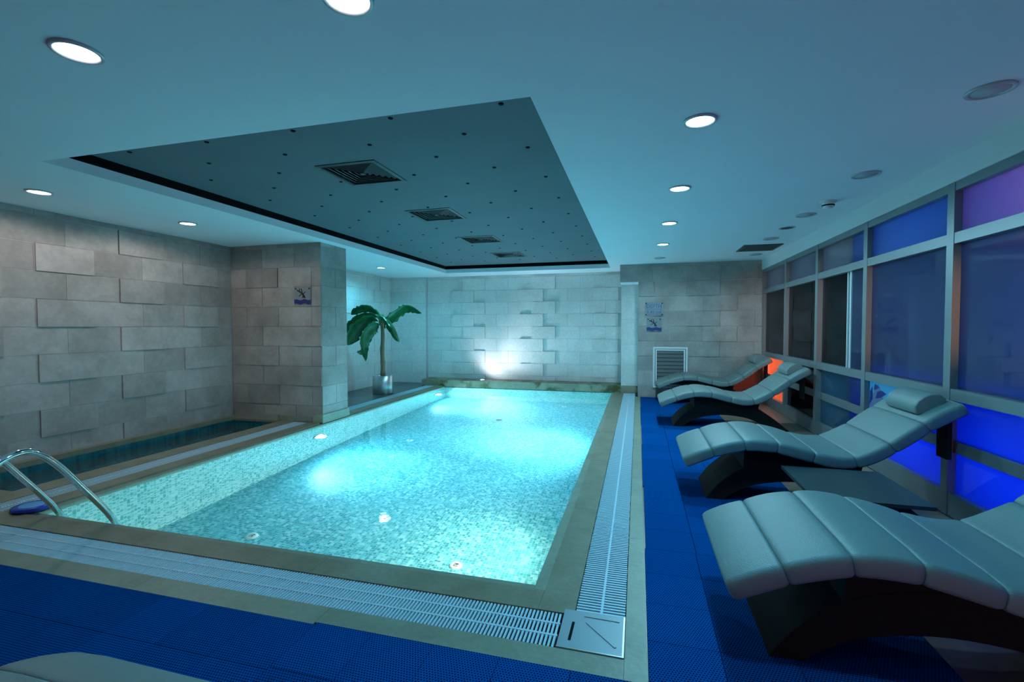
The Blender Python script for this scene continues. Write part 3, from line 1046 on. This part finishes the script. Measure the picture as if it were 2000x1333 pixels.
# ---- floor inlets in the pool
inl = None
IL = [(-3.53, 3.60, 'white round inlet on the pool floor at the near left'), (-2.52, 4.30, 'small white round inlet in the middle of the near pool floor'),
      (-1.53, 3.78, 'white round inlet on the pool floor near the right front corner'), (-3.48, 6.70, 'white round inlet on the pool floor at mid left'),
      (-2.50, 8.35, 'dark round drain on the far pool floor'), (-1.5, 9.85, 'white round inlet on the far right pool floor')]
for x, y, lb in IL:
    t = thing('floor_inlet', lb, 'pool inlet', (x, y, DEPTH), 'inlets on the pool floor')
    mm = M['white'] if 'dark' not in lb else M['diff']
    lathe('flange', [(0, .012), (.035, .014), (.05, .012), (.058, 0)], mm, t, 24)
    for k in range(3):
        box('grille_slot', -.022, .022, -.018 + k * .016, -.012 + k * .016, .012, .0145, M['diff'], t)

# ================================================================== LOUNGERS
TOP = [(0, .338), (.108, .394), (.214, .437), (.329, .479), (.454, .507), (.565, .516), (.696, .505), (.825, .479), (.946, .447), (1.085, .423), (1.196, .433),
       (1.277, .465), (1.406, .546), (1.525, .641), (1.605, .705), (1.709, .779), (1.845, .855)]
TOP = [(x, z + .008) for x, z in TOP]
SEAMS = [0, .214, .454, .696, .946, 1.196, 1.406, 1.605, 1.845]
LW, LT = .77, .088
curve = catmull([(x, 0, z) for x, z in TOP], 12)


def at(xq):
    for i in range(len(curve) - 1):
        if curve[i].x <= xq <= curve[i + 1].x + 1e-9:
            t = (xq - curve[i].x) / max(1e-9, curve[i + 1].x - curve[i].x)
            p = curve[i].lerp(curve[i + 1], t)
            j0, j1 = max(0, i - 3), min(len(curve) - 1, i + 4)
            d = (curve[j1] - curve[j0]).normalized()
            return p, Vector((-d.z, 0, d.x))
    return curve[-1], Vector((-.55, 0, .83))


def section(inset):
    """closed loop (v across the width, n along the normal, 0 at the top surface)"""
    out = []
    w, t = LW - 2 * inset, LT - 2 * inset
    r1, r2 = .03, .018

    def arc(cx, cz, r, a0, a1, n=4):
        for k in range(n + 1):
            a = math.radians(a0 + (a1 - a0) * k / n)
            out.append((cx + r * math.cos(a), cz + r * math.sin(a)))
    arc(w / 2 - r2, -t + r2, r2, -90, 0)
    arc(w / 2 - r1, -r1, r1, 0, 90)
    for v in (.25, .1, -.1, -.25):
        out.append((v * w / .77, .006))
    arc(-w / 2 + r1, -r1, r1, 90, 180)
    arc(-w / 2 + r2, -t + r2, r2, 180, 270)
    return [(v, n_ - inset) for v, n_ in out]


def make_panel(xa, xb, parent, end0, end1):
    us = [0, .02, .06, .14, .3, .5, .7, .86, .94, .98, 1]
    ins = [.009, .0045, .0015, .0, -.001, -.0015, -.001, .0, .0015, .0045, .009]
    v, f = [], []
    for u, i_ in zip(us, ins):
        if end0 and u < .14:
            i_ = {0: .022, .02: .010, .06: .003}[u]
        if end1 and u > .86:
            i_ = {1: .022, .98: .010, .94: .003}[u]
        p, n = at(xa + (xb - xa) * u)
        s = section(i_)
        for (a, c) in s:
            v.append((p.x + n.x * c, a, p.z + n.z * c))
    m_ = len(s)
    for k in range(len(us) - 1):
        for q in range(m_):
            q2 = (q + 1) % m_
            f.append((k * m_ + q, k * m_ + q2, (k + 1) * m_ + q2, (k + 1) * m_ + q))
    f.append(tuple(range(m_ - 1, -1, -1)))
    f.append(tuple((len(us) - 1) * m_ + q for q in range(m_)))
    o = raw('cushion_panel', v, f, M['leather'], parent, True)
    bm = bmesh.new()
    bm.from_mesh(o.data)
    bmesh.ops.recalc_face_normals(bm, faces=bm.faces)
    bm.to_mesh(o.data)
    bm.free()
    return o


def extrude_profile(name, outline, y0, y1, material, parent):
    n = len(outline)
    v = [(x, y0, z) for x, z in outline] + [(x, y1, z) for x, z in outline]
    f = [(k, (k + 1) % n, n + (k + 1) % n, n + k) for k in range(n)]
    me = bpy.data.meshes.new(name)
    me.from_pydata(v, [], f + [tuple(range(n - 1, -1, -1)), tuple(range(n, 2 * n))])
    bm = bmesh.new()
    bm.from_mesh(me)
    bmesh.ops.triangulate(bm, faces=[q for q in bm.faces if len(q.verts) > 4])
    bmesh.ops.recalc_face_normals(bm, faces=bm.faces)
    bm.to_mesh(me)
    bm.free()
    return link(name, me, material, parent)


def make_lounger(label):
    t = thing('spa_lounger', label, 'lounger', (0, 0, 0), 'wave loungers')
    for i in range(len(SEAMS) - 1):
        make_panel(SEAMS[i], SEAMS[i + 1], t, i == 0, i == len(SEAMS) - 2)
    # black arched foot
    outer = [p for p in catmull([(.20, 0, 0), (.30, 0, .135), (.48, 0, .275), (.70, 0, .345), (.93, 0, .355), (1.16, 0, .325), (1.40, 0, .21), (1.66, 0, 0)], 5)]
    inner = [p for p in catmull([(1.53, 0, 0), (1.36, 0, .06), (1.14, 0, .155), (.83, 0, .185), (.56, 0, .14), (.40, 0, .06), (.33, 0, 0)], 5)]
    extrude_profile('arch_foot', [(p.x, p.z) for p in outer + inner], -.265, .265, M['arch'], t)
    # block between arch and cushion: follows the underside of the cushion
    ol = []
    for k in range(13):
        xq = .47 + (1.27 - .47) * k / 12
        p, n = at(xq)
        ol.append((p.x - n.x * (LT - .012), p.z - n.z * (LT - .012)))
    ol += [(1.27, .24), (1.0, .29), (.7, .29), (.47, .24)]
    extrude_profile('support_block', ol, -.262, .262, M['arch'], t)
    # pillow: arched bolster lying across the head end
    pp, pn = at(1.725)
    d = Vector((pn.z, 0, -pn.x))
    L0, L1 = -.26, .17
    sec = [(-.105, .002), (-.112, .02), (-.095, .06), (-.05, .088), (0, .096), (.05, .09), (.092, .064), (.108, .022), (.10, .002)]
    v, f = [], []
    ys = [L0, L0 + .006, L0 + .02, (L0 + L1) / 2, L1 - .02, L1 - .006, L1]
    sc2 = [.90, .965, 1, 1.01, 1, .965, .90]
    for yy, s in zip(ys, sc2):
        for a, h in sec:
            q = pp + d * a * s + pn * (h * s + .004)
            v.append((q.x, yy, q.z))
    m_ = len(sec)
    for k in range(len(ys) - 1):
        for q in range(m_):
            q2 = (q + 1) % m_
            f.append((k * m_ + q, k * m_ + q2, (k + 1) * m_ + q2, (k + 1) * m_ + q))
    f.append(tuple(range(m_)))
    f.append(tuple(len(v) - m_ + q for q in range(m_))[::-1])
    po = raw('pillow', v, f, M['leather'], t, True)
    bm = bmesh.new()
    bm.from_mesh(po.data)
    bmesh.ops.recalc_face_normals(bm, faces=bm.faces)
    bm.to_mesh(po.data)
    bm.free()
    mod = po.modifiers.new('ws', 'WEIGHTED_NORMAL')
    # dark counterweight pad that hangs behind the head and holds the pillow
    pe, ne = at(1.80)
    box('counterweight', 1.79, 1.82, -.30, -.18, .44, pe.z - LT * .9, M['arch'], t)
    return t


LL = ['nearest taupe leather wave lounger at the lower right, head out of frame', 'second taupe wave lounger, its pillow in front of the spa picture',
      'third taupe wave lounger, close to the far windows', 'farthest taupe wave lounger against the tiled end wall',
      'taupe wave lounger whose foot end shows at the lower left corner']
LP = [(.345, 2.04, 0), (.345, 3.93, 0), (.285, 6.78, 0), (.335, 8.80, 0)]
proto = make_lounger(LL[0])
for i, (x, y, rz) in enumerate(LP):
    o = proto if i == 0 else copy_tree(proto)
    o['label'] = LL[i]
    o.location = (x, y + LW / 2, .0045)
    o.rotation_euler = (0, 0, rz)
o = copy_tree(proto)
o['label'] = LL[4]
o.location = (-1.37, 1.08, .0045)
o.rotation_euler = (0, 0, -math.pi / 2)

# ---- low slate side table between the first two loungers
tb = thing('side_table', 'low dark slate side table between the two nearest loungers', 'table', (1.345, 3.52, .0045))
box('table_top', -.31, .31, -.34, .34, .338, .36, M['table'], tb)
outer = catmull([(-.25, 0, 0), (-.21, 0, .12), (-.10, 0, .2), (.05, 0, .22), (.22, 0, .18), (.34, 0, .08), (.40, 0, 0)], 4)
inner = catmull([(.33, 0, 0), (.26, 0, .08), (.12, 0, .15), (0, 0, .155), (-.12, 0, .11), (-.18, 0, 0)], 4)
extrude_profile('arch_foot', [(p.x, p.z) for p in outer + inner], -.15, .15, M['arch'], tb)
box('support_block', -.08, .14, -.15, .15, .19, .338, M['arch'], tb)

# ================================================================== HANDRAILS
for x, lb in ((-3.68, 'curved chrome pool handrail nearer the camera'), (-4.24, 'curved chrome pool handrail beside the pool corner')):
    t = thing('pool_handrail', lb, 'handrail', (x, 1.55, .0045), 'pair of pool handrails')
    pts = catmull([(0, 1.02, -.30), (0, .96, -.02), (0, .735, .335), (0, .60, .52), (0, .49, .612), (0, .38, .61), (0, .28, .54), (0, .16, .34), (0, 0, 0.012)], 8)
    tube('rail', pts, .0215, M['chrome'], t, 14)
    lathe('floor_flange', [(0, 0.002), (.05, .002), (.048, .014), (.03, .02), (.0225, .03)], M['chrome'], t, 20)

bd = thing('blue_disc', 'blue plastic disc with pale centre on the pool corner coping', 'disc', (-4.50, 2.49, 0))
lathe('rim', [(.06, .0), (.105, .0), (.122, .012), (.118, .03), (.095, .036), (.078, .03)], M['bluering'], bd, 32)
lathe('lid', [(0, .037), (.07, .037), (.082, .033), (.082, 0)], M['bluelid'], bd, 32)

# ================================================================== PALM
pot = thing('potted_palm', 'small banana palm in a round steel pot in the niche', 'potted plant', (-5.17, 8.78, 0))
lathe('pot', [(0, 0), (.205, 0), (.21, .01), (.21, .385), (.206, .39), (.198, .385), (.198, .34)], M['steel'], pot, 36)
lathe('soil', [(0, .35), (.12, .345), (.198, .335)], M['soil'], pot, 24)
tp = [(0, 0, .33), (.006, 0, .6), (-.006, 0, .9), (.012, .0, 1.2), (.0, 0, 1.45), (.012, 0, 1.62)]
tube('trunk', catmull(tp, 5), [.052 - .0008 * k + random.uniform(-.004, .004) for k in range(26)], M['trunk'], pot, 12)


def leaf(pts, width, twist=0.0, droop=.25, nseg=14, tears=3):
    """blade folded about its midrib along a curve"""
    c = catmull([Vector(p) for p in pts], 6)
    n = len(c)
    v, f = [], []
    rnd = random.Random(int(1000 * width + 77 * len(pts) + 31 * pts[-1][0] * 10))
    for i, p in enumerate(c):
        t = i / (n - 1)
        d = (c[min(i + 1, n - 1)] - c[max(i - 1, 0)]).normalized()
        side = d.cross(Vector((0, 0, 1)))
        if side.length < .1:
            side = Vector((0, 1, 0))
        side.normalize()
        side = Matrix.Rotation(twist, 3, d) @ side
        nm = side.cross(d)
        if t < .16:
            wv = .016
        else:
            u = (t - .16) / .84
            wv = width * min(1, (u * 7) ** .5 if u < .14 else 1) * (1 - max(0, (u - .62) / .38) ** 2.2)
        jag = [1 - .36 * rnd.random() for _ in range(2)]
        wv = max(wv, .012)
        for s, j in ((-1, jag[0]), (-.5, 1), (0, 1), (.5, 1), (1, jag[1])):
            q = p + side * s * wv * .5 * j - nm * abs(s) ** 1.4 * wv * droop
            v.append(q)
        vb = len(v)
    for i in range(n - 1):
        for k in range(4):
            f.append((i * 5 + k, i * 5 + k + 1, (i + 1) * 5 + k + 1, (i + 1) * 5 + k))
    o = raw('leaf', v, f, M['leaf'], pot, True)
    md = o.modifiers.new('thick', 'SOLIDIFY')
    md.thickness = .004
    tube('midrib', [p + Vector((0, 0, .002)) for p in c], [.009 * (1 - .8 * i / (n - 1)) for i in range(n)], M['leaf'], o, 6)


leaf([(0, 0, 1.50), (-.12, .02, 1.74), (-.32, .0, 1.83), (-.54, -.04, 1.79), (-.70, -.06, 1.66)], .27, .75)
leaf([(0, 0, 1.48), (-.16, -.05, 1.66), (-.42, -.1, 1.64), (-.68, -.15, 1.46), (-.82, -.18, 1.22)], .22, .8)
leaf([(0, 0, 1.46), (-.16, -.12, 1.57), (-.38, -.22, 1.48), (-.55, -.28, 1.22), (-.62, -.3, 1.02)], .36, 1.0)
leaf([(0, 0, 1.42), (-.16, .08, 1.46), (-.36, .12, 1.24), (-.50, .14, .98), (-.50, .15, .66)], .20, 1.0)
leaf([(0, 0, 1.42), (-.12, -.1, 1.44), (-.27, -.2, 1.26), (-.33, -.26, 1.02), (-.33, -.28, .82)], .33, 1.1)
leaf([(0, 0, 1.46), (.16, .0, 1.56), (.38, .02, 1.74), (.62, .04, 1.82), (.88, .05, 1.68)], .28, -.8)
leaf([(0, 0, 1.44), (.12, -.06, 1.56), (.28, -.16, 1.50), (.46, -.26, 1.32), (.56, -.3, 1.10)], .40, -1.0)
leaf([(0, 0, 1.46), (-.06, .12, 1.62), (-.14, .28, 1.66), (-.2, .42, 1.52), (-.22, .5, 1.36)], .26, .5)


# ================================================================== SIGNS
def text_mesh(name, body, size, material, parent, loc, rot=(math.pi / 2, 0, 0)):
    cu = bpy.data.curves.new(name, 'FONT')
    cu.body = body
    cu.size = size
    cu.extrude = .0006
    cu.align_x = 'CENTER'
    to = bpy.data.objects.new(name, cu)
    COL.objects.link(to)
    bpy.context.view_layer.update()
    me = bpy.data.meshes.new_from_object(to.evaluated_get(bpy.context.evaluated_depsgraph_get()))
    bpy.data.objects.remove(to, do_unlink=True)
    me.materials.clear()
    o = link(name, me, material, parent)
    o.location = loc
    o.rotation_euler = rot
    return o


def nodive(label, loc, s=1.0):
    """small plate: diver figure over a wavy blue bar"""
    t = thing('pool_sign', label, 'sign', loc, 'pool safety signs')
    box('plate', -.14 * s, .14 * s, -.010, -.004, 0, .27 * s, M['signglass'], t)
    for a in (-1, 1):
        o = lathe('screw', [(0, -.006), (.011, -.005), (.013, 0)], M['ink_black'], t, 12, loc=(a * .115 * s, -.010, .235 * s))
        o.rotation_euler = (-math.pi / 2, 0, 0)

    def bar(name, xa, za, xb, zb, hw, material):
        d = Vector((xb - xa, 0, zb - za))
        n = Vector((-d.z, 0, d.x)).normalized() * hw
        v = []
        for yy in (-.0102, -.0128):
            v += [(xa * s + n.x, yy, za * s + n.z), (xa * s - n.x, yy, za * s - n.z), (xb * s - n.x, yy, zb * s - n.z), (xb * s + n.x, yy, zb * s + n.z)]
        raw(name, v, BF, material, t)
    pts = [(-.14 + .28 * k / 14, .045 + .008 * math.sin(k * .9)) for k in range(15)]
    outl = [(x * s, z * s + .03 * s) for x, z in pts] + [(x * s, z * s - .034 * s) for x, z in reversed(pts)]
    v = [(x, -.0102, z) for x, z in outl] + [(x, -.013, z) for x, z in outl]
    nn = len(outl)
    f = [(k, (k + 1) % nn, nn + (k + 1) % nn, nn + k) for k in range(nn)] + [tuple(range(nn, 2 * nn)), tuple(range(nn))[::-1]]
    raw('wave_print', v, f, M['ink_blue'], t)
    for q in ((-.09, .215, .0, .165, .010), (.0, .165, .045, .10, .013), (.0, .17, -.02, .235, .007), (-.01, .16, -.06, .125, .006), (.015, .16, .055, .19, .006), (.02, .15, .005, .10, .008), (-.045, .19, -.05, .235, .006)):
        bar('diver_print', q[0], q[1], q[2], q[3], q[4] * s, M['ink_black'])
    return t


nodive('small no diving sign with blue wave on the pillar', (-4.74, 5.850, 1.725))
nodive('small no diving sign with blue wave on the end wall', (.305, 9.612, 1.305))
dp = thing('depth_sign', 'rectangular depth sign with blue lettering on the end wall', 'sign', (.302, 9.612, 1.61))
box('plate', -.17, .17, -.012, -.004, 0, .265, M['signglass'], dp)
for a in (-1, 1):
    for z in (.022, .243):
        o = lathe('screw', [(0, -.008), (.012, -.006), (.014, 0)], M['ink_black'], dp, 12, loc=(a * .15, -.012, z))
        o.rotation_euler = (-math.pi / 2, 0, 0)
text_mesh('lettering', 'DEPTH', .095, M['ink_mid'], dp, (0, -.0125, .155))
text_mesh('lettering', '1.45 cm', .085, M['ink_mid'], dp, (0, -.0125, .045))
box('print_line', -.12, .125, -.0135, -.0118, .128, .133, M['ink_mid'], dp)
for x0, x1, z0, z1 in ((-.128, .128, .025, .029), (-.128, .128, .236, .24), (-.132, -.128, .025, .24), (.128, .132, .025, .24)):
    box('print_line', x0, x1, -.0135, -.0118, z0, z1, M['ink_mid'], dp)

# ---- louvred vent in the end wall
lv = thing('wall_vent', 'grey louvred vent with white frame low on the end wall', 'vent', (.61, 9.612, .20))
for (x0, x1, z0, z1) in ((-.32, -.285, 0, .80), (.285, .32, 0, .80), (-.285, .285, .765, .80), (-.285, .285, 0, .035)):
    box('frame', x0, x1, -.024, -.002, z0, z1, M['white'], lv)
for (x0, x1, z0, z1) in ((-.275, -.25, .045, .755), (.25, .275, .045, .755), (-.25, .25, .73, .755), (-.25, .25, .045, .07)):
    box('inner_frame', x0, x1, -.020, -.002, z0, z1, M['white'], lv)
box('backing', -.285, .285, -.004, -.001, .035, .765, M['hole'], lv)
for q in range(9):
    z = .08 + q * .073
    raw('louvre', [(-.25, -.004, z + .06), (.25, -.004, z + .06), (.25, -.018, z), (-.25, -.018, z), (-.25, -.004, z + .066), (.25, -.004, z + .066), (.25, -.018, z + .006), (-.25, -.018, z + .006)], BF, M['louvre'], lv)

# ---- spa picture in the lower window pane
ps = thing('spa_poster', 'blue toned backlit spa picture in the lower window pane', 'poster', (XG - .004, 5.02, .56))
PB = [(-.46, .46)]


def flat(name, pts, x, material):
    n = len(pts)
    v = [(x, y, z) for y, z in pts] + [(x - .0015, y, z) for y, z in pts]
    f = [(k, (k + 1) % n, n + (k + 1) % n, n + k) for k in range(n)] + [tuple(range(n, 2 * n)), tuple(range(n))[::-1]]
    o = raw(name, v, f, material, ps)
    bm = bmesh.new()
    bm.from_mesh(o.data)
    bmesh.ops.recalc_face_normals(bm, faces=bm.faces)
    bm.to_mesh(o.data)
    bm.free()
    return o


flat('print_background', [(-.47, .0), (.47, .0), (.47, .285), (-.47, .285)], 0, M['poster_bg'])
flat('figure_print', [(.46, .02), (.30, .0), (.10, .03), (.14, .13), (.22, .16), (.24, .22), (.30, .27), (.36, .25), (.38, .17), (.46, .20)], -.002, M['poster_skin'])
flat('figure_print', [(.16, .02), (-.16, .0), (-.26, .10), (-.20, .22), (-.12, .24), (-.04, .15), (.08, .12)], -.002, M['poster_skin'])
flat('shade_print', [(.34, .13), (.24, .15), (.14, .20), (.22, .22), (.31, .20)], -.004, M['ink_blue'])
flat('shade_print', [(.27, .25), (.36, .27), (.38, .21), (.33, .22)], -.004, M['ink_blue'])
flat('shade_print', [(.0, .12), (-.14, .20), (-.20, .18), (-.10, .07)], -.004, M['ink_blue'])
flat('shade_print', [(.46, .06), (.45, .19), (.41, .24), (.40, .12)], -.004, M['ink_blue'])
flat('shade_print', [(.12, .06), (.06, .17), (.0, .19), (.05, .08)], -.004, M['ink_blue'])
